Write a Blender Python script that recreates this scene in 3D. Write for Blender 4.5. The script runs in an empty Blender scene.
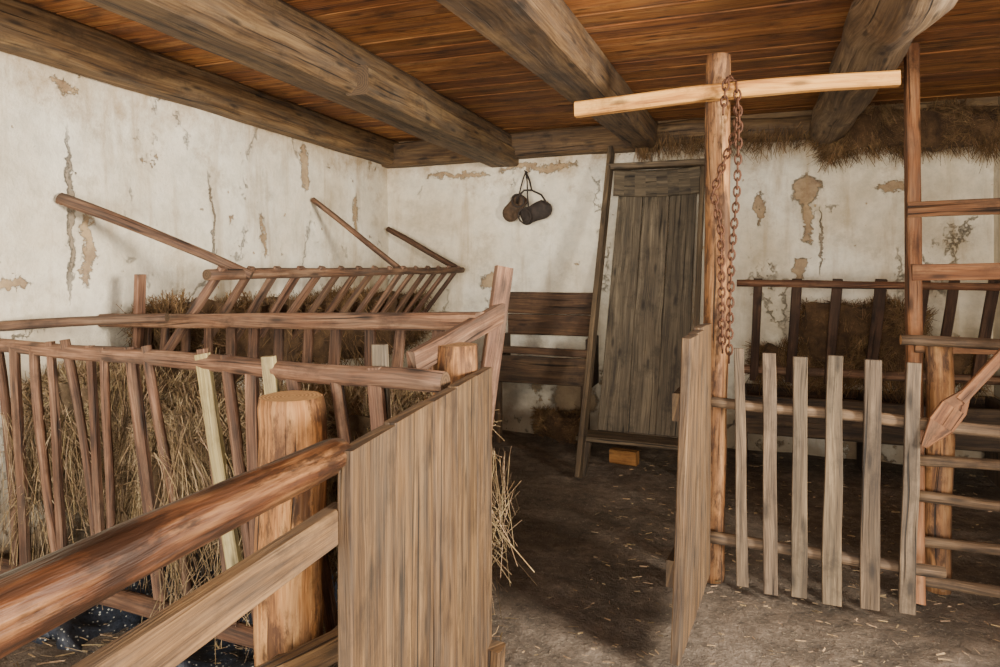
import bpy, math, random
from mathutils import Vector, noise
random.seed(7)
R=random.random
def U(a,b): return a+(b-a)*random.random()
def lin(c):
    o=[]
    for v in c:
        v=v/255.0
        o.append(v/12.92 if v<=0.04045 else ((v+0.055)/1.055)**2.4)
    return (o[0],o[1],o[2],1.0)
def V(*a): return Vector(a)

# ---------------------------------------------------------------- mesh builder
class MB:
    def __init__(s):
        s.v=[];s.f=[];s.uv=[];s.m=[];s.t=[];s.sm=[]
    def face(s,idx,uvs,mat,tint,smooth=False):
        s.f.append(idx);s.uv.append(uvs);s.m.append(mat);s.t.append(tint);s.sm.append(smooth)
    def sweep(s,rings,us,vs,tint,smooth,caps=True,capmat=1,mat=0):
        b=len(s.v);n=len(rings);m=len(rings[0])
        for r in rings: s.v.extend([tuple(p) for p in r])
        ou=U(0,40);ov=U(0,40)
        for i in range(n-1):
            for j in range(m):
                k=(j+1)%m
                v1=vs[j+1]
                s.face((b+i*m+j,b+i*m+k,b+(i+1)*m+k,b+(i+1)*m+j),
                    ((us[i]+ou,vs[j]+ov),(us[i]+ou,v1+ov),(us[i+1]+ou,v1+ov),(us[i+1]+ou,vs[j]+ov)),mat,tint,smooth)
        if caps:
            for e in (0,n-1):
                r=rings[e];c=sum((Vector(p) for p in r),Vector())/m
                x=(Vector(r[0])-c).normalized()
                nn=(Vector(r[1])-c).cross(x)
                y=nn.cross(x).normalized() if nn.length>1e-9 else x
                idx=[b+e*m+j for j in range(m)]
                uvs=[((Vector(p)-c).dot(x),(Vector(p)-c).dot(y)) for p in r]
                if e==0: idx=idx[::-1];uvs=uvs[::-1]
                s.face(tuple(idx),tuple(uvs),capmat,tint)
    def board(s,p0,p1,w,t,wdir=(0,0,1),w1=None,tint=None,jit=0.03,bend=0.0,capmat=0,mat=0,seg=0.1,t1=None):
        p0=Vector(p0);p1=Vector(p1);d=p1-p0;L=d.length;d.normalize()
        wd=Vector(wdir);wd=(wd-d*wd.dot(d)).normalized();td=d.cross(wd)
        if w1 is None:w1=w
        if t1 is None:t1=t
        if tint is None: 
            q=U(.7,1.15);tint=(q,q*U(.97,1.03),q*U(.93,1.05))
        n=max(2,int(L/seg)+1);sd=U(0,100)
        rings=[];us=[]
        m=min(w,t)
        for i in range(n+1):
            a=i/n;p=p0+d*(L*a)
            ww=(w+(w1-w)*a)/2;tt=(t+(t1-t)*a)/2;c=min(ww,tt)*.25
            n1=noise.noise(V(sd,a*L*2.2,0));n2=noise.noise(V(sd+9,a*L*2.2,5));n3=noise.noise(V(sd+19,a*L*3,5))
            p=p+wd*(n1*jit*w*.8+bend*math.sin(a*math.pi))+td*(n2*jit*m*1.0)
            wa=ww*(1+n3*jit*1.6);wb=ww*(1+n2*jit*1.6)
            o=[(wa,-tt+c),(wa,tt-c),(wa-c,tt),(-wb+c,tt),(-wb,tt-c),(-wb,-tt+c),(-wb+c,-tt),(wa-c,-tt)]
            rings.append([p+wd*x+td*y for x,y in o]);us.append(a*L)
        vs=[0];o2=o+[o[0]]
        for j in range(8): vs.append(vs[-1]+math.hypot(o2[j+1][0]-o2[j][0],o2[j+1][1]-o2[j][1]))
        s.sweep(rings,us,vs,tint,False,True,capmat,mat)
    def pole(s,p0,p1,r0,r1=None,tint=None,wob=.08,bend=0.0,sides=14,mat=0,capmat=1,bdir=None,seg=.07,rough=0.0):
        p0=Vector(p0);p1=Vector(p1);d=p1-p0;L=d.length;d.normalize()
        if r1 is None:r1=r0
        h=V(0,0,1) if abs(d.z)<.9 else V(0,-1,0)
        a_=(h-d*h.dot(d)).normalized();b_=d.cross(a_)
        if tint is None:
            q=U(.7,1.15);tint=(q,q*U(.97,1.03),q*U(.93,1.05))
        n=max(3,int(L/seg)+1);sd=U(0,100);rings=[];us=[]
        for i in range(n+1):
            a=i/n;c=p0+d*(L*a)+a_*(bend*math.sin(a*math.pi))
            rr=r0+(r1-r0)*a
            c=c+a_*(noise.noise(V(sd,a*L*1.6,1))*rr*wob*5)*min(1,4*a*(1-a)+.2)+b_*(noise.noise(V(sd,a*L*1.6,7))*rr*wob*5)*min(1,4*a*(1-a)+.2)
            ring=[]
            for j in range(sides):
                th=2*math.pi*j/sides
                q=rr*(1+wob*1.5*noise.noise(V(math.cos(th)*1.2+sd,math.sin(th)*1.2,a*L*3))+rough*noise.noise(V(math.cos(th)*3+sd,math.sin(th)*3,a*L*9)))
                if i in(0,n): q*=.94
                ring.append(c+a_*(q*math.cos(th))+b_*(q*math.sin(th)))
            rings.append(ring);us.append(a*L)
        vs=[2*math.pi*r0*j/sides for j in range(sides+1)]
        s.sweep(rings,us,vs,tint,True,True,capmat,mat)
    def tube(s,pts,r,tint=(1,1,1),sides=8,closed=False,mat=0):
        pts=[Vector(p) for p in pts];n=len(pts);rings=[];us=[];u=0
        prev=None
        for i,p in enumerate(pts):
            if closed: d=(pts[(i+1)%n]-pts[i-1])
            else: d=(pts[min(i+1,n-1)]-pts[max(i-1,0)])
            d.normalize()
            if prev is None:
                h=V(0,0,1) if abs(d.z)<.8 else V(0,1,0)
                a=(h-d*h.dot(d)).normalized()
            else: a=(prev-d*prev.dot(d)).normalized()
            prev=a;b=d.cross(a)
            rr=r[i] if isinstance(r,(list,tuple)) else r
            rings.append([p+a*(rr*math.cos(2*math.pi*j/sides))+b*(rr*math.sin(2*math.pi*j/sides)) for j in range(sides)])
            us.append(u);u+=.03
        if closed: rings.append(rings[0]);us.append(u)
        s.sweep(rings,us,[.01*j for j in range(sides+1)],tint,True,not closed,0,mat)
    def build(s,name,mats,weld=False):
        me=bpy.data.meshes.new(name)
        me.from_pydata(s.v,[],s.f)
        me.uv_layers.new(name="UVMap")
        me.color_attributes.new(name="tint",type='FLOAT_COLOR',domain='CORNER')
        uvf=[];cf=[]
        for u,t in zip(s.uv,s.t):
            for q in u:
                uvf.extend(q);cf.extend((t[0],t[1],t[2],1))
        me.uv_layers["UVMap"].data.foreach_set("uv",uvf)
        me.color_attributes["tint"].data.foreach_set("color",cf)
        me.polygons.foreach_set("material_index",s.m)
        me.polygons.foreach_set("use_smooth",s.sm)
        for m in mats: me.materials.append(m)
        me.update()
        ob=bpy.data.objects.new(name,me);bpy.context.scene.collection.objects.link(ob)
        return ob

# ---------------------------------------------------------------- materials
class NT:
    def __init__(s,name):
        s.mat=bpy.data.materials.new(name);s.mat.use_nodes=True;s.t=s.mat.node_tree
        s.b=s.t.nodes["Principled BSDF"]
    def n(s,typ,**k):
        x=s.t.nodes.new(typ)
        for a,b in k.items(): setattr(x,a,b)
        return x
    def l(s,a,b): s.t.links.new(a,b)
    def noise(s,vec,scale,detail=6,rough=.6,dist=0):
        x=s.n('ShaderNodeTexNoise');x.inputs['Scale'].default_value=scale;x.inputs['Detail'].default_value=detail
        x.inputs['Roughness'].default_value=rough;x.inputs['Distortion'].default_value=dist
        if vec is not None: s.l(vec,x.inputs['Vector'])
        return x
    def ramp(s,fac,stops,interp='LINEAR'):
        x=s.n('ShaderNodeValToRGB');e=x.color_ramp.elements;x.color_ramp.interpolation=interp
        while len(e)<len(stops): e.new(.5)
        for i,(p,c) in enumerate(stops):
            e[i].position=p;e[i].color=c if len(c)==4 else (*c,1)
        s.l(fac,x.inputs['Fac']);return x
    def mix(s,fac,a,b,mode='MIX'):
        x=s.n('ShaderNodeMix',data_type='RGBA',blend_type=mode)
        for sock,val in ((x.inputs[0],fac),(x.inputs[6],a),(x.inputs[7],b)):
            if isinstance(val,(int,float)): sock.default_value=val
            elif isinstance(val,tuple): sock.default_value=val
            else: s.l(val,sock)
        return x.outputs[2]
    def math(s,op,a,b=None,clamp=False):
        x=s.n('ShaderNodeMath',operation=op,use_clamp=clamp)
        for i,val in enumerate((a,b)):
            if val is None: continue
            if isinstance(val,(int,float)): x.inputs[i].default_value=val
            else: s.l(val,x.inputs[i])
        return x.outputs[0]
    def vmath(s,op,a,b):
        x=s.n('ShaderNodeVectorMath',operation=op)
        for i,val in enumerate((a,b)):
            if isinstance(val,tuple): x.inputs[i].default_value=val
            elif val is not None: s.l(val,x.inputs[i])
        return x
    def vscale(s,a,k):
        x=s.n('ShaderNodeVectorMath',operation='SCALE');s.l(a,x.inputs[0]);x.inputs['Scale'].default_value=k;return x.outputs[0]
    def mapping(s,vec,sc):
        x=s.n('ShaderNodeMapping');x.inputs['Scale'].default_value=sc;s.l(vec,x.inputs['Vector']);return x.outputs[0]
    def bump(s,h,strength,dist=.01):
        x=s.n('ShaderNodeBump');x.inputs['Strength'].default_value=strength;x.inputs['Distance'].default_value=dist
        s.l(h,x.inputs['Height']);s.l(x.outputs[0],s.b.inputs['Normal'])
G=lambda v:(v,v,v,1)
def wood(name,dark,mid,light,su=2.0,sv=38,rough=.8,bump=.7,stain=.55,patch=None,patchamt=.5,grey=.25,crack=.85):
    t=NT(name);uv0=t.n('ShaderNodeUVMap').outputs[0]
    wv=t.noise(t.mapping(uv0,(1.6,5,1)),1,2,.5)
    off=t.n('ShaderNodeCombineXYZ');t.l(t.math('MULTIPLY',t.math('SUBTRACT',wv.outputs['Fac'],.5),.05),off.inputs[1])
    uv=t.vmath('ADD',uv0,off.outputs[0]).outputs[0]
    n1=t.noise(t.mapping(uv,(su,sv,1)),1,4,.6)
    nf=t.noise(t.mapping(uv,(su*3,sv*5,1)),1,3,.6)
    gv=t.math('ADD',t.math('MULTIPLY',n1.outputs['Fac'],.62),t.math('MULTIPLY',nf.outputs['Fac'],.38))
    c=t.ramp(gv,[(.37,lin(dark)),(.5,lin(mid)),(.63,lin(light))]).outputs[0]
    n2=t.noise(t.mapping(uv,(1.5,9,1)),1,5,.65)
    f2=t.ramp(n2.outputs['Fac'],[(.42,G(0)),(.66,G(1))]).outputs[0]
    c=t.mix(t.math('MULTIPLY',f2,stain),c,lin(dark))
    n6=t.noise(t.mapping(uv,(2.3,12,1)),1.3,5,.7)
    f6=t.ramp(n6.outputs['Fac'],[(.45,G(0)),(.65,G(1))]).outputs[0]
    gm=sum(mid)/3
    c=t.mix(t.math('MULTIPLY',f6,grey*1.6),c,lin((gm*1.12,gm*1.02,gm*.9)))
    n7=t.noise(t.mapping(uv0,(5,7,1)),1,7,.75)
    f7=t.ramp(n7.outputs['Fac'],[(.5,G(0)),(.68,G(.7))]).outputs[0]
    c=t.mix(f7,c,lin([x*.75 for x in dark]))
    if patch:
        n4=t.noise(t.mapping(uv,(4,12,1)),1,6,.7)
        f4=t.ramp(n4.outputs['Fac'],[(.5,G(0)),(.57,G(1))]).outputs[0]
        c=t.mix(t.math('MULTIPLY',f4,patchamt),c,lin(patch))
    vo=t.n('ShaderNodeTexVoronoi',voronoi_dimensions='2D');vo.inputs['Scale'].default_value=1;t.l(t.mapping(uv0,(2.3,9,1)),vo.inputs['Vector'])
    k=t.ramp(vo.outputs['Distance'],[(.04,G(1)),(.12,G(0))]).outputs[0]
    c=t.mix(t.math('MULTIPLY',k,.7),c,lin([x*.45 for x in dark]))
    n5=t.noise(t.mapping(uv,(1.1,60,1)),1,2,.5)
    cr=t.ramp(n5.outputs['Fac'],[(.31,G(1)),(.36,G(0))]).outputs[0]
    c=t.mix(t.math('MULTIPLY',cr,crack),c,lin([x*.3 for x in dark]))
    at=t.n('ShaderNodeAttribute',attribute_name='tint')
    c=t.mix(1.0,c,at.outputs['Color'],'MULTIPLY')
    t.l(c,t.b.inputs['Base Color'])
    rr=t.ramp(n6.outputs['Fac'],[(.3,G(max(.2,rough-.15))),(.7,G(min(1,rough+.12)))]).outputs[0]
    t.l(rr,t.b.inputs['Roughness'])
    h=t.math('SUBTRACT',gv,t.math('MULTIPLY',cr,.9))
    t.bump(h,bump,.01)
    return t.mat
def endgrain(name,dark,light):
    t=NT(name);uv=t.n('ShaderNodeUVMap').outputs[0]
    ln=t.n('ShaderNodeVectorMath',operation='LENGTH');
    nz=t.noise(uv,14,3,.5)
    t.l(uv,ln.inputs[0])
    r=t.math('ADD',t.math('MULTIPLY',ln.outputs['Value'],620),t.math('MULTIPLY',nz.outputs['Fac'],14))
    w=t.math('MULTIPLY_ADD',t.math('SINE',r),.5);w.node.inputs[2].default_value=.5
    n2=t.noise(uv,60,4,.6)
    c=t.ramp(t.math('ADD',t.math('MULTIPLY',w,.4),t.math('MULTIPLY',n2.outputs['Fac'],.6)),[(.15,lin(dark)),(.8,lin(light))]).outputs[0]
    at=t.n('ShaderNodeAttribute',attribute_name='tint')
    c=t.mix(1.0,c,at.outputs['Color'],'MULTIPLY')
    t.l(c,t.b.inputs['Base Color']);t.b.inputs['Roughness'].default_value=.85
    t.bump(n2.outputs['Fac'],.4,.004)
    return t.mat
W_beam=wood('beam_wood',(60,42,25),(112,84,54),(148,118,80),1.6,20,stain=.4)
W_beam3=wood('log_beam_wood',(66,50,34),(118,96,68),(154,132,100),1.6,20,stain=.35)
W_ceil=wood('ceiling_board_wood',(100,56,22),(170,106,50),(206,146,80),1.2,18,stain=.5,grey=.1,crack=.5)
W_brown=wood('brown_plank_wood',(44,30,18),(98,72,44),(134,104,68),1.8,34)
W_red=wood('reddish_pole_wood',(54,34,22),(112,78,56),(156,120,92),2,34)
W_grey=wood('grey_weathered_wood',(48,40,31),(92,80,62),(126,112,90),1.5,30,stain=.4)
W_dark=wood('dark_old_wood',(38,26,17),(80,58,40),(114,88,62),1.6,26)
W_fence=wood('picket_wood',(50,39,29),(100,82,62),(136,115,90),2,40)
W_yel=wood('fresh_yellow_wood',(146,90,36),(204,144,72),(224,172,100),2,24,stain=.25,grey=.05,crack=.5)
W_pale=wood('pale_slat_wood',(104,90,56),(156,138,92),(184,168,122),2,30,stain=.3)
W_post=wood('peeled_post_wood',(84,50,26),(164,112,62),(204,154,98),2,18,patch=(62,38,22),patchamt=.8,grey=.15,stain=.4)
W_front=wood('worn_rail_wood',(36,21,14),(92,54,32),(154,108,70),2.4,18,rough=.42,patch=(42,25,17),patchamt=.85,grey=.12,bump=.9)
W_orange=wood('orange_ladder_wood',(80,48,27),(138,90,54),(172,124,82),2,30)
E_light=endgrain('end_grain_light',(132,94,56),(204,162,110))
E_brown=endgrain('end_grain_brown',(52,38,25),(96,72,48))

def plaster(name,axis,spots,cracks):
    t=NT(name);g=t.n('ShaderNodeNewGeometry').outputs['Position']
    big=t.noise(g,1.1,7,.65,.3);fine=t.noise(g,9,8,.75)
    c=t.ramp(big.outputs['Fac'],[(.3,lin((204,188,158))),(.45,lin((230,218,193))),(.64,lin((246,239,221)))]).outputs[0]
    m=t.ramp(fine.outputs['Fac'],[(.36,G(.68)),(.58,G(1))]).outputs[0]
    c=t.mix(.6,c,m,'MULTIPLY')
    sep=t.n('ShaderNodeSeparateXYZ');t.l(g,sep.inputs[0])
    st=t.noise(t.mapping(g,(7,7,.8)),1,6,.65,.3)
    sf=t.ramp(st.outputs['Fac'],[(.54,G(0)),(.74,G(.75))]).outputs[0]
    c=t.mix(sf,c,lin((170,146,108)))
    gb=t.noise(g,3.3,8,.75)
    gf=t.ramp(gb.outputs['Fac'],[(.54,G(0)),(.7,G(.5))]).outputs[0]
    c=t.mix(gf,c,lin((156,136,104)))
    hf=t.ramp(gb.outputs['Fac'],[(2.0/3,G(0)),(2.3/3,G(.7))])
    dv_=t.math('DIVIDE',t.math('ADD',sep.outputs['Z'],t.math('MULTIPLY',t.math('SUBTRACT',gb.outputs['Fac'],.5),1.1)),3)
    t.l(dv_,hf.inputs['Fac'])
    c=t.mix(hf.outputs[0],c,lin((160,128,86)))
    ch=t.noise(g,14,5,.6)
    chm=t.ramp(ch.outputs['Fac'],[(.70,G(0)),(.715,G(1))]).outputs[0]
    p1=t.noise(g,2.9,10,.74)
    low=t.math('MULTIPLY',t.math('SUBTRACT',.9,sep.outputs['Z'],True),.16)
    hi=t.math('MULTIPLY',t.math('SUBTRACT',sep.outputs['Z'],1.95,True),.2)
    pv=t.math('ADD',t.math('ADD',p1.outputs['Fac'],low),hi)
    pm=t.ramp(pv,[(.668,G(0)),(.685,G(1))]).outputs[0]
    dn=t.noise(g,5,9,.8)
    dv=t.vmath('SUBTRACT',dn.outputs['Color'],(.5,.5,.5)).outputs[0]
    gp=t.vmath('ADD',g,t.vscale(dv,.30)).outputs[0]
    dn2=t.noise(g,13,6,.7)
    dvb=t.vmath('SUBTRACT',dn2.outputs['Color'],(.5,.5,.5)).outputs[0]
    gs=t.vmath('ADD',t.vmath('ADD',g,t.vscale(dv,.10)).outputs[0],t.vscale(dvb,.09)).outputs[0]
    cur=None
    for (a,z,ra,rz) in spots:
        ce=(a,0,z) if axis=='x' else (0,a,z)
        sc=(1/ra,0,1/rz) if axis=='x' else (0,1/ra,1/rz)
        q=t.vmath('SUBTRACT',gp,ce).outputs[0]
        q=t.vmath('MULTIPLY',q,sc).outputs[0]
        L=t.n('ShaderNodeVectorMath',operation='LENGTH');t.l(q,L.inputs[0])
        cur=L.outputs['Value'] if cur is None else t.math('MINIMUM',cur,L.outputs['Value'])
    sm=t.ramp(cur,[(.85,G(1)),(1.0,G(0))]).outputs[0]
    mask=t.math('MAXIMUM',t.math('MAXIMUM',pm,sm),chm)
    hn=t.noise(g,7,6,.7)
    mud=t.ramp(hn.outputs['Fac'],[(.35,lin((118,88,58))),(.65,lin((186,156,114)))]).outputs[0]
    c=t.mix(t.math('MULTIPLY',mask,.85),c,mud)
    cm=None
    for (a,z,ra,rz) in cracks:
        ce=(a,0,z) if axis=='x' else (0,a,z)
        sc=(1/ra,0,1/rz) if axis=='x' else (0,1/ra,1/rz)
        q=t.vmath('MULTIPLY',t.vmath('SUBTRACT',gs,ce).outputs[0],sc).outputs[0]
        L=t.n('ShaderNodeVectorMath',operation='LENGTH');t.l(q,L.inputs[0])
        cm=L.outputs['Value'] if cm is None else t.math('MINIMUM',cm,L.outputs['Value'])
    vo=t.n('ShaderNodeTexVoronoi',feature='DISTANCE_TO_EDGE');vo.inputs['Scale'].default_value=1.0
    t.l(t.mapping(gp,(1.7,1.7,1.0)),vo.inputs['Vector'])
    ck=t.ramp(vo.outputs['Distance'],[(.002,G(1)),(.008,G(0))]).outputs[0]
    cmk=t.ramp(t.noise(g,1.9,4).outputs['Fac'],[(.52,G(0)),(.6,G(1))]).outputs[0]
    ckm=t.math('MULTIPLY',t.math('MULTIPLY',ck,cmk),.6)
    if cm is not None:
        ckm=t.math('MAXIMUM',ckm,t.ramp(cm,[(.6,G(1)),(1.0,G(0))]).outputs[0])
    c=t.mix(t.math('MULTIPLY',ckm,.75),c,lin((106,86,62)))
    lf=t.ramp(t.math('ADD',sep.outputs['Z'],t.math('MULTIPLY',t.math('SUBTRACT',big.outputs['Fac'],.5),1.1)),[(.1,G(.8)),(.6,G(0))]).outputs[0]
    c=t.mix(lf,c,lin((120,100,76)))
    t.l(c,t.b.inputs['Base Color']);t.b.inputs['Roughness'].default_value=.95
    h=t.math('SUBTRACT',t.math('ADD',t.math('MULTIPLY',fine.outputs['Fac'],.45),t.math('MULTIPLY',big.outputs['Fac'],.6)),t.math('ADD',t.math('MULTIPLY',mask,.5),ckm))
    t.bump(h,.9,.025)
    return t.mat
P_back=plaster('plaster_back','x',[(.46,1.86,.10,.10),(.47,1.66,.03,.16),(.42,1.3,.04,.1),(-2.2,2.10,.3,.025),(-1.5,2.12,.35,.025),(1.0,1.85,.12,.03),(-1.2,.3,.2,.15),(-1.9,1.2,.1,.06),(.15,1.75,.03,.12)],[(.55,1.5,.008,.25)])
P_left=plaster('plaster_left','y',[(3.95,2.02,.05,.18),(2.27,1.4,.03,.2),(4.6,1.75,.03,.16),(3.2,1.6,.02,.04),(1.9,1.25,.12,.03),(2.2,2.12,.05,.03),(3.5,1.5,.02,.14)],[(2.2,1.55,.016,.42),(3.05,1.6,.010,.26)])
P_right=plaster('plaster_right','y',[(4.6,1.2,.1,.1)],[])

def dirt():
    t=NT('dirt_floor');g=t.n('ShaderNodeNewGeometry').outputs['Position']
    n1=t.noise(g,1.3,8,.7,.3);n2=t.noise(g,16,8,.75);n3=t.noise(g,75,4,.7);n4=t.noise(g,5,7,.7)
    c=t.ramp(n1.outputs['Fac'],[(.32,lin((94,80,66))),(.5,lin((130,114,98))),(.68,lin((168,152,136)))]).outputs[0]
    c=t.mix(.85,c,t.ramp(n2.outputs['Fac'],[(.34,G(.3)),(.62,G(1.0))]).outputs[0],'MULTIPLY')
    c=t.mix(.65,c,t.ramp(n4.outputs['Fac'],[(.38,G(.4)),(.6,G(1.0))]).outputs[0],'MULTIPLY')
    f=t.ramp(n3.outputs['Fac'],[(.60,G(0)),(.68,G(.6))]).outputs[0]
    c=t.mix(f,c,lin((184,168,142)))
    t.l(c,t.b.inputs['Base Color'])
    t.l(t.ramp(n1.outputs['Fac'],[(.35,G(.65)),(.6,G(.92))]).outputs[0],t.b.inputs['Roughness'])
    t.bump(t.math('ADD',t.math('ADD',t.math('MULTIPLY',n2.outputs['Fac'],.8),n4.outputs['Fac']),t.math('MULTIPLY',n3.outputs['Fac'],.35)),1.0,.035)
    return t.mat
M_dirt=dirt()
def haymat(name,a,b,c_):
    t=NT(name);at=t.n('ShaderNodeAttribute',attribute_name='tint')
    g=t.n('ShaderNodeNewGeometry').outputs['Position']
    n=t.noise(g,12,6,.7)
    c=t.ramp(n.outputs['Fac'],[(.3,lin(a)),(.5,lin(b)),(.7,lin(c_))]).outputs[0]
    c=t.mix(1,c,at.outputs['Color'],'MULTIPLY')
    t.l(c,t.b.inputs['Base Color']);t.b.inputs['Roughness'].default_value=.85
    n3=t.noise(g,90,4,.8);t.bump(n3.outputs['Fac'],.9,.02)
    return t.mat
M_hay=haymat('hay',(112,90,64),(164,138,104),(202,180,144))
M_hayd=haymat('old_brown_hay',(82,58,36),(130,100,66),(170,136,96))
def simple(name,col,rough,metal=0,nz=20,spec=None):
    t=NT(name);g=t.n('ShaderNodeNewGeometry').outputs['Position']
    n=t.noise(g,nz,5,.6)
    c=t.ramp(n.outputs['Fac'],[(.3,lin([x*.6 for x in col])),(.7,lin(col))]).outputs[0]
    if spec:
        v=t.n('ShaderNodeTexVoronoi');v.inputs['Scale'].default_value=55;t.l(g,v.inputs['Vector'])
        c=t.mix(t.ramp(v.outputs['Distance'],[(.16,G(1)),(.22,G(0))]).outputs[0],c,lin(spec))
    t.l(c,t.b.inputs['Base Color']);t.b.inputs['Roughness'].default_value=rough;t.b.inputs['Metallic'].default_value=metal
    t.bump(n.outputs['Fac'],.5,.01);return t.mat
M_iron=simple('rusty_iron',(104,66,44),.7,.4,60)
M_leather=simple('black_leather',(58,47,40),.8,0,30)
M_leather2=simple('brown_leather',(92,70,50),.85,0,30)
M_coal=simple('dark_gravel',(44,50,62),.55,0,60,spec=(170,170,160))

# ---------------------------------------------------------------- shell
XL,XR,YB,YF,H=-2.85,1.56,5.12,-.9,2.4
def grid(name,o,u,v,nu,nv,nrm,amp,mat,sc=1.2,thick=.25):
    o=Vector(o);u=Vector(u);v=Vector(v);nrm=Vector(nrm);vs=[];fs=[]
    for i in range(nu+1):
        for j in range(nv+1):
            p=o+u*(i/nu)+v*(j/nv)
            vs.append(tuple(p+nrm*(amp*(noise.noise(p*sc)+.4*noise.noise(p*sc*3.3)))))
    for i in range(nu):
        for j in range(nv):
            a=i*(nv+1)+j;fs.append((a,a+1,a+nv+2,a+nv+1))
    me=bpy.data.meshes.new(name);me.from_pydata(vs,[],fs);me.update()
    if me.polygons[0].normal.dot(nrm)<0: me.flip_normals()
    me.polygons.foreach_set("use_smooth",[True]*len(me.polygons));me.materials.append(mat)
    ob=bpy.data.objects.new(name,me);bpy.context.scene.collection.objects.link(ob)
    s=ob.modifiers.new('s','SOLIDIFY');s.thickness=thick;s.offset=-1
    return ob
grid('wall_left',(XL,YF,-.05),(0,YB-YF+.2,0),(0,0,H+.1),110,50,(1,0,0),.035,P_left)
grid('wall_back',(XL-.2,YB,-.05),(XR-XL+.4,0,0),(0,0,H+.1),90,50,(0,-1,0),.03,P_back)
grid('wall_right',(XR,1.9,-.05),(0,YB-1.9+.2,0),(0,0,H+.1),60,50,(-1,0,0),.02,P_right)
grid('floor',(XL-.2,YF-2.5,0),(XR-XL+2.5,0,0),(0,YB-YF+2.8,0),200,240,(0,0,1),.02,M_dirt,2.2)
# ceiling boards
c=MB();y=YF
while y<YB+.1:
    w=U(.15,.22)
    q=U(.6,1.15)
    c.board((XL-.15,y+w/2,H+.015+U(-.004,.004)),(XR+.15,y+w/2,H+.015+U(-.004,.004)),w-.007,.03,(0,1,0),tint=(q,q*U(.95,1.05),q*U(.85,1.1)),seg=.5,jit=.01)
    y+=w
c.board((XL-.2,(YF+YB)/2,H+.06),(XR+.2,(YF+YB)/2,H+.06),YB-YF+.4,.04,(0,1,0),seg=3,jit=0,tint=(.15,.14,.13))
c.build('ceiling',[W_ceil])
# beams
b=MB();b.board((-1.84,YF,2.265),(-1.80,YB,2.265),.25,.24,(0,0,1),jit=.035,seg=.25,capmat=1);b.board((-1.70,2.75,2.20),(-1.72,YB,2.205),.14,.13,(0,0,1),jit=.04,seg=.2,capmat=1)
b.build('ceiling_beam',[W_beam,E_brown])
b=MB();b.board((-.98,YF,2.29),(-.635,YB,2.29),.20,.38,(0,0,1),w1=.2,t1=.19,jit=.04,seg=.2,capmat=1)
b.build('ceiling_beam',[W_beam,E_brown])
b=MB();b.pole((.50,YF,2.27),(.585,YB,2.27),.135,.125,wob=.1,seg=.15,sides=18);b.build('ceiling_beam',[W_beam3,E_brown])
b=MB();b.board((XL+.05,YF,2.30),(XL+.05,YB,2.30),.2,.14,(0,0,1),jit=.05,seg=.15);b.build('trim_1',[W_beam,E_brown])
b=MB();b.board((XL,YB-.05,2.28),(-.55,YB-.05,2.30),.2,.14,(0,0,1),jit=.06,seg=.15);b.pole((-.6,YB-.08,2.30),(XR,YB-.08,2.27),.085,.08,wob=.1,seg=.15);b.board((-.6,YB-.02,2.36),(XR,YB-.02,2.36),.16,.12,(0,0,1),jit=.1,seg=.15);b.build('trim_2',[W_beam,E_brown])

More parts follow.
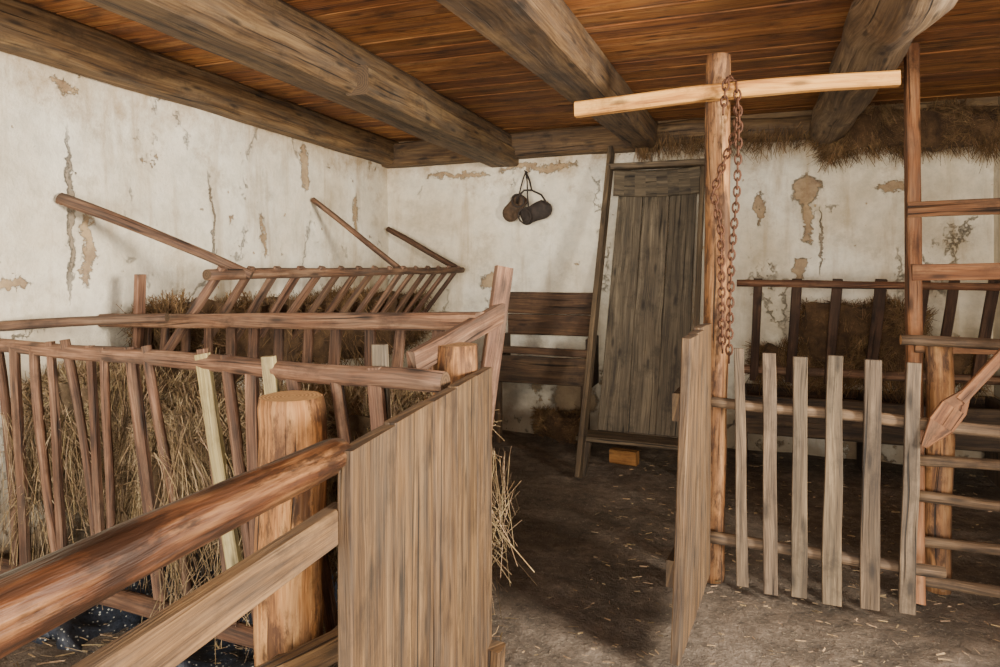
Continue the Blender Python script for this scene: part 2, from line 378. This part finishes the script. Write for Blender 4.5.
# ---------------------------------------------------------------- hay helper
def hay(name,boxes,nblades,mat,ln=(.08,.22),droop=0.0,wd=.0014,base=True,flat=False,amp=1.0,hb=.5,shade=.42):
    m=MB()
    if base:
        for (x0,x1,y0,y1,z0,z1,fill) in boxes:
            if not fill: continue
            nx=max(4,int((x1-x0)/.05));nz=max(4,int((z1-z0)/.05));ny=max(4,int((y1-y0)/.05))
            C=V((x0+x1)/2,(y0+y1)/2,(z0+z1)/2);S=V((x1-x0)/2,(y1-y0)/2,(z1-z0)/2)
            def pt(a,b,c):
                d=V(a,b,c);l=max(d.length,1e-6);k=max(abs(a),abs(b),abs(c))/l
                d2=d*(1*(.5)+k*.5)
                p=C+V(d2.x*S.x,d2.y*S.y,d2.z*S.z)
                nn=(noise.noise(p*4)*.09+noise.noise(p*11)*.05)*amp
                return p+V(a*nn,b*nn,c*nn)
            for ax in range(3):
                for sg in(-1,1):
                    N1,N2=[(ny,nz),(nx,nz),(nx,ny)][ax]
                    bb=len(m.v)
                    for i in range(N1+1):
                        for j in range(N2+1):
                            a=-1+2*i/N1;c_=-1+2*j/N2
                            q=[(sg,a,c_),(a,sg,c_),(a,c_,sg)][ax]
                            m.v.append(tuple(pt(*q)))
                    for i in range(N1):
                        for j in range(N2):
                            k=bb+i*(N2+1)+j
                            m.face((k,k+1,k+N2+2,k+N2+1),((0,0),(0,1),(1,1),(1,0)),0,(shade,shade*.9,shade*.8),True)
    tot=sum((b_[1]-b_[0])*(b_[3]-b_[2])*(b_[5]-b_[4]) for b_ in boxes)
    for (x0,x1,y0,y1,z0,z1,fill) in boxes:
        k=int(nblades*((x1-x0)*(y1-y0)*(z1-z0))/tot)
        for _ in range(k):
            a=[U(-1,1),U(-1,1),U(-1,1)]
            if not flat:
                ax=random.choice((0,1,1,1,2,2));a[ax]=(1 if (R()<.7 and ax==2) or R()<.3 else -1)*U(.82,1.0)
            p=V((x0+x1)/2+a[0]*(x1-x0)/2,(y0+y1)/2+a[1]*(y1-y0)/2,(z0+z1)/2+a[2]*(z1-z0)/2)
            cl=V(noise.noise(p*6),noise.noise(p*6+V(9,0,0)),noise.noise(p*6+V(0,9,0)))*2.2
            if not flat: p+=V(0,0,noise.noise(p*5+V(3,3,3))*.08)
            d=V(U(-1,1),U(-1,1)*hb,U(-.6,.5)-droop)+V(cl.x,cl.y*hb,cl.z)
            if flat: d.z*=.03
            d.normalize();L=U(*ln);s_=d.cross(V(U(-1,1),U(-1,1),U(-1,1))).normalized()*U(.6,1.5)*wd
            e=V(U(-1,1),U(-1,1)*hb,U(-1,.4)-droop)*L*.35
            if flat:e.z=0
            p=p-d*L*.5
            pts=[p,p+d*L*.5+e*.2,p+d*L+e]
            if flat:
                for q in pts:q.z=max(q.z,z0)
            bb=len(m.v)
            for q in pts: m.v.append(tuple(q-s_));m.v.append(tuple(q+s_))
            g=U(.5,1.3);t=(g,g*U(.93,1.03),g*U(.8,1.05))
            m.face((bb,bb+1,bb+3,bb+2),((0,0),)*4,0,t);m.face((bb+2,bb+3,bb+5,bb+4),((0,0),)*4,0,t)
    return m.build(name,[mat])

# ---------------------------------------------------------------- left stall crib
m=MB()
A=V(-2.83,1.85,1.0);B=V(-.73,1.62,1.0)
m.pole(A,B,.026,.029,wob=.12,tint=(1.1,1.08,1.05))
m.pole(V(-2.83,1.84,.12),V(-.75,1.64,.17),.032,.03,tint=(.7,.65,.6))
m.pole((-2.84,1.87,1.07),(-2.15,2.07,1.11),.022,.018)
ts=[.03,.08,.13,.185,.24,.29,.345,.40,.455,.57,.62,.67,.705,.76,.82,.9]
for i,t in enumerate(ts):
    top=A.lerp(B,t)+V(U(-.02,.02),-.01,U(.0,.05));bot=A.lerp(B,t)+V(U(.04,.18),U(-.03,.0),U(-.88,-.74))
    tn=U(.85,1.2)
    if i%2==0: m.pole(top,bot,U(.016,.021),U(.013,.017),sides=9,wob=.14,bend=U(-.03,.03),tint=(tn,tn*.97,tn*.93))
    else: m.board(top,bot,U(.030,.045),.02,(1,0,0),jit=.12,tint=(tn,tn*.97,tn*.93))
m.board((-1.62,1.70,1.03),(-1.48,1.70,.3),.052,.02,(1,0,0),mat=2,capmat=2,tint=(1.05,1.05,1))
m.board((-1.33,1.66,1.04),(-1.28,1.70,.35),.045,.02,(1,0,0),mat=2,capmat=2,tint=(1,1,1))
m.board((-.95,1.66,1.09),(-.93,1.68,.4),.045,.02,(1,0,0),mat=3,capmat=3,tint=(1.5,1.5,1.5))
m.board((-2.83,2.36,1.06),(-.80,2.06,1.13),.06,.07,(0,0,1),jit=.04,tint=(1.2,1.16,1.08))
for t in [.1,.17,.24,.31,.38,.45,.52,.6,.67,.75,.82,.9]:
    P=V(-2.83,2.42,1.05).lerp(V(-.8,2.12,1.12),t)
    m.board(P+V(0,.02,U(-.03,.02)),P+V(U(-.08,.02),.0,-.7),U(.035,.05),.02,(1,0,0),jit=.08,tint=(.8,.76,.72))
m.board((-.78,2.24,1.31),(-.83,2.10,.62),.065,.03,(.7,.6,0),tint=(1.1,1.05,1))
m.board((-.87,1.70,1.035),(-.78,2.22,1.15),.07,.03,(0,0,1),tint=(1,1,1))
m.board((-.83,2.12,.75),(-.83,2.12,0),.07,.06,(1,0,0))
m.build('hay_crib',[W_red,E_brown,W_pale,W_grey])
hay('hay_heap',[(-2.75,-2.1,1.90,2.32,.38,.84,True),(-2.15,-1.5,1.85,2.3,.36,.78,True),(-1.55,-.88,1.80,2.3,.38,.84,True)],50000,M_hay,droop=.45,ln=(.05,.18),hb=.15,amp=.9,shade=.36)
hay('hay_wisp',[(-.9,-.76,2.0,2.25,.3,.62,False),(-2.7,-1.8,1.80,1.86,.22,.7,False),(-1.8,-1.0,1.70,1.78,.22,.7,False)],1500,M_hay,droop=1.3,base=False,hb=.15,ln=(.08,.22),wd=.0011)
# corner post and near post
p=MB();p.pole((-.80,1.86,0),(-.80,1.86,1.075),.07,.066,wob=.07,sides=20,tint=(.85,.85,.85));p.build('stall_post',[W_post,E_light])
p=MB();p.pole((-1.155,1.53,0),(-1.155,1.53,.955),.092,.088,wob=.06,sides=32,tint=(1.15,1.12,1.05),seg=.03,rough=.04);p.build('stall_post',[W_post,E_light])

# wall rack
m=MB()
T0=V(-2.12,2.25,1.28);T1=V(-2.1,5.0,1.30);B0=V(-2.5,2.25,.76);B1=V(-2.5,5.0,.8)
m.pole(T0,T1,.026,.024,wob=.1);m.pole(B0,B1,.03)
n=15
for i in range(n):
    t=(i+.4)/n
    m.board(T0.lerp(T1,t)+V(0.02,0,.03),B0.lerp(B1,t)+V(-.02,U(-.05,.05)-.05,-.05),U(.04,.06),.022,(0,1,0),jit=.08)
m.pole((-2.84,2.14,1.62),(-2.08,2.48,1.275),.028,.020,wob=.08,tint=(.8,.8,.78),bend=.01)
m.pole((-2.84,4.02,1.80),(-2.1,4.0,1.28),.02,.02,wob=.1,tint=(.9,.88,.85))
m.pole((-2.80,5.03,1.65),(-2.1,4.95,1.30),.024,.024,wob=.1,tint=(.6,.57,.55))
m.board((-2.6,2.35,1.28),(-2.62,2.35,.75),.05,.025,(0,1,0))
m.build('hay_rack',[W_red,E_brown])
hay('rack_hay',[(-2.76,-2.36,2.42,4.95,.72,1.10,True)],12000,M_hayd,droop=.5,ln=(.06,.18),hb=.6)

# ---------------------------------------------------------------- partition panel
m=MB()
a=V(-.617,.96,0);bb=V(-.725,1.93,0);k=6
edges=[0,.2,.43,.62,.82,1.0]
for i in range(5):
    q0=edges[i];q1=edges[i+1];c0=a.lerp(bb,(q0+q1)/2);w=(bb-a).length*(q1-q0)-.003
    top=1.0+U(-.004,.004);q=U(.85,1.1)
    m.board(c0+V(0,0,.03),c0+V(0,0,top),w,.028,(bb-a),jit=.01,tint=(q,q,q*U(.94,1)),seg=.2)
m.board(a+V(-.035,.08,.25),bb+V(-.03,-.02,.25),.1,.03,(0,0,1));m.board(a+V(-.035,.08,.72),bb+V(-.03,-.02,.72),.08,.03,(0,0,1))
m.board((-.70,1.9,.02),(-.69,1.9,.16),.06,.05,(0,1,0))
m.build('stall_gate',[W_brown,E_brown])
m=MB()
m.pole((-.645,.985,.985),(-.60,-.3,.985),.031,.037,wob=.09,sides=36,seg=.02,rough=.07)
m.build('fence_rail',[W_front,E_light])
m=MB();m.board((-.645,.99,.868),(-.60,-.3,.86),.062,.03,(0,0,1),tint=(1.35,1.32,1.28),jit=.03);m.build('fence_rail',[W_brown,E_brown])
m=MB();m.board((-.675,1.2,.585),(-.98,.45,.585),.05,.03,(0,0,1),tint=(1.35,1.3,1.2));m.build('fence_rail',[W_brown,E_brown])
m=MB();m.pole((-1.08,1.40,.30),(-1.10,.9,.29),.035,.035);m.board((-.98,1.72,.32),(-1.0,.9,.31),.07,.05,(0,0,1));m.pole((-.91,1.55,.27),(-.92,.9,.27),.04,.035)
for yy in (1.0,1.35): m.board((-1.15,yy,.12),(-.86,yy,.12),.24,.05,(0,0,1))
m.build('stacked_poles',[W_fence,E_brown])
grid('dark_gravel_heap',(-2.6,1.66,.03),(1.5,0,0),(0,.75,0),80,40,(0,0,1),.05,M_coal,6,thick=.05)

# ---------------------------------------------------------------- centre post, crossbar, chain
m=MB();m.pole((-.10,2.95,0),(-.07,2.95,2.2),.056,.05,wob=.07,sides=24,rough=.04,seg=.04,tint=(.85,.85,.88));m.build('support_post',[W_post,E_light])
m=MB();m.board((-.665,2.86,2.0),(.575,2.86,2.02),.062,.05,(0,0,1),jit=.09,w1=.055,bend=.015,capmat=0,seg=.08,tint=(1.0,1,.88));m.build('crossbar',[W_yel,E_light])
m=MB()
def link(c,d,s,L=.022,Wd=.012,r=.0042):
    pts=[c+d*(L*math.cos(2*math.pi*j/12))+s*(Wd*math.sin(2*math.pi*j/12)) for j in range(12)]
    m.tube(pts,r,closed=True,sides=6)
def chain(path):
    path=[Vector(p) for p in path];step=.032;i=0;k=0;acc=0
    for q in range(len(path)-1):
        a,b=path[q],path[q+1];L=(b-a).length;d=(b-a)/L;x=acc
        s0=d.cross(V(0,1,0));
        if s0.length<.1: s0=V(1,0,0)
        s0.normalize();s1=d.cross(s0)
        while x<L:
            link(a+d*x,d,s0 if k%2 else s1);k+=1;x+=step
        acc=x-L
chain([(-.05,2.80,1.94),(-.04,2.80,2.05),(-.02,2.86,2.08),(-.0,2.92,2.05),(-.0,2.86,1.88),(-.09,2.86,1.62),(-.06,2.86,1.46),(-.055,2.86,.98)])
chain([(.0,2.82,2.03),(.01,2.82,1.9),(.0,2.85,1.6),(-.02,2.86,1.35),(-.03,2.86,.92)])
m.build('iron_chain',[M_iron])

# right gate leaf
m=MB()
h0=V(-.115,2.84,0);f0=V(-.185,2.17,0)
for i in range(4):
    q=(i+.5)/4;b0=h0.lerp(f0,q);q_=U(.9,1.1)
    lean=V(.04,0,0)*q
    m.board(b0+V(0,0,.05+.02*(1-q)),b0+lean+V(0,0,1.085+U(-.01,.01)),.17,.028,(f0-h0),jit=.015,tint=(q_,q_,q_*.97),seg=.2)
m.board(h0+V(-.03,-.02,.3),f0+V(-.02,.08,.3),.09,.03,(0,0,1));m.board(h0+V(-.03,-.02,.85),f0+V(.0,.08,.85),.09,.03,(0,0,1))
m.build('stall_gate',[W_brown,E_brown])

# ---------------------------------------------------------------- picket fence
m=MB()
for (xt,xb,w,zt,zb) in [(.008,.022,.044,.99,.05),(.118,.124,.052,.975,.035),(.230,.226,.055,.965,.04),(.352,.340,.068,.975,.03),(.478,.468,.062,.965,.035),(.612,.590,.056,.96,.04)]:
    m.board((xb,2.81,zb),(xt,2.81,zt),w,.02,(1,0,0),w1=w*U(.75,.95),jit=.11)
m.pole((-.12,2.85,.765),(1.5,2.85,.70),.022,.024,wob=.1,bend=0.0,tint=(1.0,.9,.8))
m.pole((-.12,2.85,.21),(.72,2.85,.19),.024,.022,wob=.1,tint=(1.0,.9,.8))
m.build('picket_fence',[W_fence,E_light])

# ---------------------------------------------------------------- right pole fence + post
p=MB();p.pole((.77,3.15,0),(.77,3.15,1.0),.052,.048,wob=.08,tint=(.75,.75,.75));p.build('stall_post',[W_post,E_light])
m=MB()
for z,x0,zz in [(1.02,.62,1.01),(.54,.66,.55),(.40,.66,.38),(.22,.66,.24),(.07,.66,.05)]:
    m.pole((x0,3.06,z),(1.54,3.06,zz),.022,.02,wob=.12,tint=(1.0,.9,.8))
m.build('pole_fence',[W_fence,E_light])
# ladder
m=MB()
m.board((.66,3.0,.0),(.80,3.72,2.38),.055,.075,(1,0,0),jit=.05)
m.board((1.42,3.0,.0),(1.42,3.72,2.38),.055,.075,(1,0,0),jit=.05)
for z in (1.29,1.57):
    yy=3.0+.72*z/2.38
    m.board((.72,yy-.045,z),(1.45,yy-.045,z+.01),.07,.028,(0,0,1),jit=.06)
m.board((.70,3.0+.2,.98),(1.45,3.2,.99),.05,.028,(0,0,1))
m.build('ladder',[W_orange,E_light])
# wooden shovel
m=MB()
s0=V(.635,2.78,.664);s1=V(.69,2.78,.745);s2=V(.73,2.78,.81);s3=V(.768,2.78,.868);wdv=(s3-s0).cross(V(0,1,0))
m.board(s0,s1,.02,.016,wdv,w1=.085,tint=(.8,.74,.66),seg=.03)
m.board(s1,s2,.085,.016,wdv,w1=.085,tint=(.8,.74,.66),seg=.03)
m.board(s2,s3,.085,.016,wdv,w1=.03,tint=(.8,.74,.66),seg=.03)
m.board(s3-V(.02,0,.03),(.98,2.80,1.13),.036,.026,wdv,tint=(1.0,.95,.9))
m.build('wooden_shovel',[W_orange,E_light])

# ---------------------------------------------------------------- right rear rack
m=MB()
m.pole((.0,4.58,1.215),(1.53,4.58,1.205),.024,.022,wob=.1,tint=(1.0,.85,.7));m.pole((.0,4.88,.62),(1.53,4.88,.62),.03)
for x in (.12,.35,.58,.82,1.05,1.2,1.4):
    m.board((x+.01,4.60,1.24),(x-.01,4.88,.55),U(.05,.065),.03,(1,0,0),jit=.08,tint=(.4,.37,.35))
m.build('hay_rack',[W_red,E_brown])
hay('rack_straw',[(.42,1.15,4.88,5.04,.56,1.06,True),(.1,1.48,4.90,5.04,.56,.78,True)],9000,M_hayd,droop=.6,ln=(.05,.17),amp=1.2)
m=MB()
m.board((.02,4.55,.38),(1.53,4.55,.38),.24,.04,(0,0,1));m.board((.02,5.0,.38),(1.53,5.0,.38),.24,.04,(0,0,1));m.board((.02,4.78,.27),(1.53,4.78,.27),.44,.04,(0,1,0))
for x in(.04,.78,1.5): m.board((x,4.78,.0),(x,4.78,.5),.44,.05,(0,1,0))
m.build('feeding_trough',[W_dark,E_brown])
hay('straw_on_ledge',[(.55,1.54,4.88,5.06,2.1,2.3,True)],5000,M_hayd,droop=.6,ln=(.05,.18),amp=.6)
hay('straw_on_ledge',[(-.7,.6,4.92,5.06,2.18,2.26,False)],1500,M_hayd,droop=.7,ln=(.04,.14),base=False)

# ---------------------------------------------------------------- leaning plank door
m=MB()
tops=[-.84,-.65,-.46,-.27]
for i in range(3):
    xt=(tops[i]+tops[i+1])/2;xb=xt-.04;q=(.95,1.1,.85)[i]
    m.board((xb,4.45+.01*(i%2),.22),(xt,5.02,1.86),.192,.03,(1,0,0),jit=.01,w1=.183,tint=(q,q,q),seg=.2)
m.board((-.93,4.08,0),(-.885,4.99,2.2),.12,.035,(0,1,0),jit=.03,tint=(.9,.78,.64))
m.board((-.27,4.5,.25),(-.23,5.02,2.08),.1,.035,(0,1,0),jit=.03,tint=(.85,.75,.62))
for i in range(8):
    a0=-.86+.62*i/8;a1=-.86+.62*(i+1)/8
    s=lambda x:-.03*(1-((x+.55)/.31)**2)
    m.board((a0,4.97,1.95+s(a0)*.6),(a1+.002,4.97,1.95+s(a1)*.6),.19,.05,(0,-.25,1),jit=0,tint=(.8,.76,.68),seg=.2)
m.board((-.90,4.93,2.06),(-.2,4.93,2.06),.04,.12,(0,0,1),tint=(1.0,.9,.8))
m.board((-.98,4.3,.22),(-.22,4.34,.20),.2,.03,(0,1,0),tint=(.85,.76,.66));m.board((-.90,4.2,.2),(-.92,4.14,0),.05,.04,(1,0,0),tint=(.7,.6,.5));m.board((-.30,4.3,.2),(-.30,4.3,0),.05,.04,(1,0,0),tint=(.7,.6,.5))
m.build('door_1',[W_grey,E_brown])
m=MB();m.board((-.80,4.5,.05),(-.62,4.47,.05),.09,.08,(0,0,1),tint=(.5,.46,.42));m.build('wood_block',[W_yel,E_light])
# trough beside the door
m=MB()
for z,h in ((.87,.16),(1.04,.17)): m.board((-1.72,5.05,z),(-1.02,5.05,z),h,.03,(0,0,1),jit=.02,tint=(1.3,1.2,1.1))
m.board((-1.72,4.72,.56),(-1.0,4.72,.56),.2,.035,(0,0,1),jit=.03,tint=(1.0,1,.95));m.board((-1.72,4.70,.71),(-1.0,4.70,.70),.05,.05,(0,0,1),tint=(1.5,1.4,1.3))
m.board((-1.72,4.88,.48),(-1.0,4.88,.48),.32,.03,(0,1,0))
for x in(-1.72,-1.01): m.board((x,4.89,.44),(x,4.89,.8),.34,.03,(0,1,0))
m.board((-1.70,4.74,.0),(-1.70,4.74,.5),.06,.05,(1,0,0));m.board((-1.03,4.74,0),(-1.03,4.74,.5),.06,.05,(1,0,0))
m.build('feeding_trough',[W_dark,E_brown])
hay('hay_pile',[(-1.45,-1.1,4.88,5.04,.02,.2,True)],2500,M_hayd,ln=(.04,.1),amp=.6)

# ---------------------------------------------------------------- pair of old leather shoes on a string
m=MB()
n0=V(-1.58,5.06,2.08)
m.tube([n0+V(0,.04,0),n0+V(0,-.03,.005)],.006)
def shoe(heel,toe,w,mat,roll,hgt=.1):
    heel=Vector(heel);toe=Vector(toe);d=toe-heel;L=d.length;d.normalize()
    up=V(0,-1,0);side=d.cross(up).normalized();N=14;b=len(m.v)
    prof=[(0,.6,.65),(.08,.85,.95),(.18,.9,1.0),(.3,.86,.95),(.42,.86,.8),(.55,.94,.68),(.68,1.0,.56),(.8,.96,.46),(.9,.78,.36),(.97,.5,.26),(1,.15,.1)]
    for (f,ww,hh) in prof:
        c=heel+d*(L*f)
        for j in range(N):
            th=2*math.pi*j/N;x=math.cos(th)*w/2*ww;h=(math.sin(th)*.5+.5)*hgt*hh
            if f<.42 and math.sin(th)>.55: h*=.35
            v=c+side*(x*math.cos(roll))+up*(h+.5*x*math.sin(roll))
            m.v.append(tuple(v+V(0,0,.006*noise.noise(v*40))))
    for k in range(len(prof)-1):
        for j in range(N):
            a=b+k*N+j;a2=b+k*N+(j+1)%N
            m.face((a,a2,a2+N,a+N),((0,0),)*4,mat,(1,1,1),True)
    m.face(tuple(b+j for j in range(N))[::-1],((0,0),)*N,mat,(1,1,1))
    rim=[heel+d*(L*(.2+.19*math.cos(t)))+side*(w*.38*math.sin(t))+up*(hgt*.9) for t in [2*math.pi*i/16 for i in range(16)]]
    m.tube(rim,.007,closed=True,mat=0)
    return heel+d*(L*.3)+up*.06
k1=shoe((-1.585,5.06,1.88),(-1.745,5.06,1.70),.14,1,.3)
k2=shoe((-1.60,5.05,1.70),(-1.365,5.05,1.80),.155,0,-.3,.12)
k3=V(-1.50,4.96,1.92)
m.tube([n0,n0+V(-.02,-.01,-.06),n0+V(-.03,-.03,-.12),k1],.006)
m.tube([n0,n0+V(.015,-.01,-.08),n0+V(.03,-.05,-.2),k2],.006)
m.tube([n0,n0+V(.04,-.02,-.08),k3,(-1.42,4.95,1.88),(-1.38,4.98,1.81)],.008)
m.tube([k1,(-1.62,4.95,1.86),(-1.56,4.95,1.92),k3],.008)
m.build('hanging_leather_shoes',[M_leather,M_leather2])

# ---------------------------------------------------------------- litter
hay('straw_litter',[(-.7,1.5,1.2,5.0,.016,.022,False)],1400,M_hay,ln=(.01,.035),wd=.0018,base=False,flat=True)
hay('straw_litter',[(-2.7,-.75,1.2,2.4,.016,.022,False)],900,M_hay,ln=(.03,.08),wd=.0018,base=False,flat=True)
m=MB()
for i in range(12):
    a=math.radians(150+i*6);m.pole((1.0,2.2,.03),(1.0+.33*math.cos(a),2.2+.33*math.sin(a)*.9,.02),.004,.002,sides=5,wob=.3)
m.pole((1.0,2.2,.03),(1.4,2.1,.05),.012,.012)
m.build('twig_broom',[W_dark,E_brown])

# ---------------------------------------------------------------- light + camera
w=bpy.data.worlds.new('World');bpy.context.scene.world=w;w.use_nodes=True
bg=w.node_tree.nodes['Background'];bg.inputs[0].default_value=(.95,.95,1,1);bg.inputs[1].default_value=1.1
def area(name,loc,tgt,sx,sy,power,col):
    l=bpy.data.lights.new(name,'AREA');l.shape='RECTANGLE';l.size=sx;l.size_y=sy;l.energy=power;l.color=col
    o=bpy.data.objects.new(name,l);bpy.context.scene.collection.objects.link(o);o.location=loc
    o.rotation_euler=(Vector(tgt)-Vector(loc)).to_track_quat('-Z','Y').to_euler();return o
area('doorway_daylight',(-.3,-4.2,1.1),(-.5,4,1.5),3.6,2.0,720,(1,.92,.80))
area('side_fill_light',(2.6,.9,1.5),(-2.6,3.6,1.3),.9,.9,440,(1,.91,.77))  # added off-view fill lamp to brighten the left wall; no window is built
cam=bpy.data.cameras.new('camera');co=bpy.data.objects.new('camera',cam);bpy.context.scene.collection.objects.link(co)
co.location=(0,0,1.3);co.rotation_euler=(math.radians(90),0,math.radians(19.55));cam.lens=24;cam.sensor_width=36;cam.shift_y=-.0635;cam.clip_start=.02
bpy.context.scene.camera=co
print("BUILD OK")
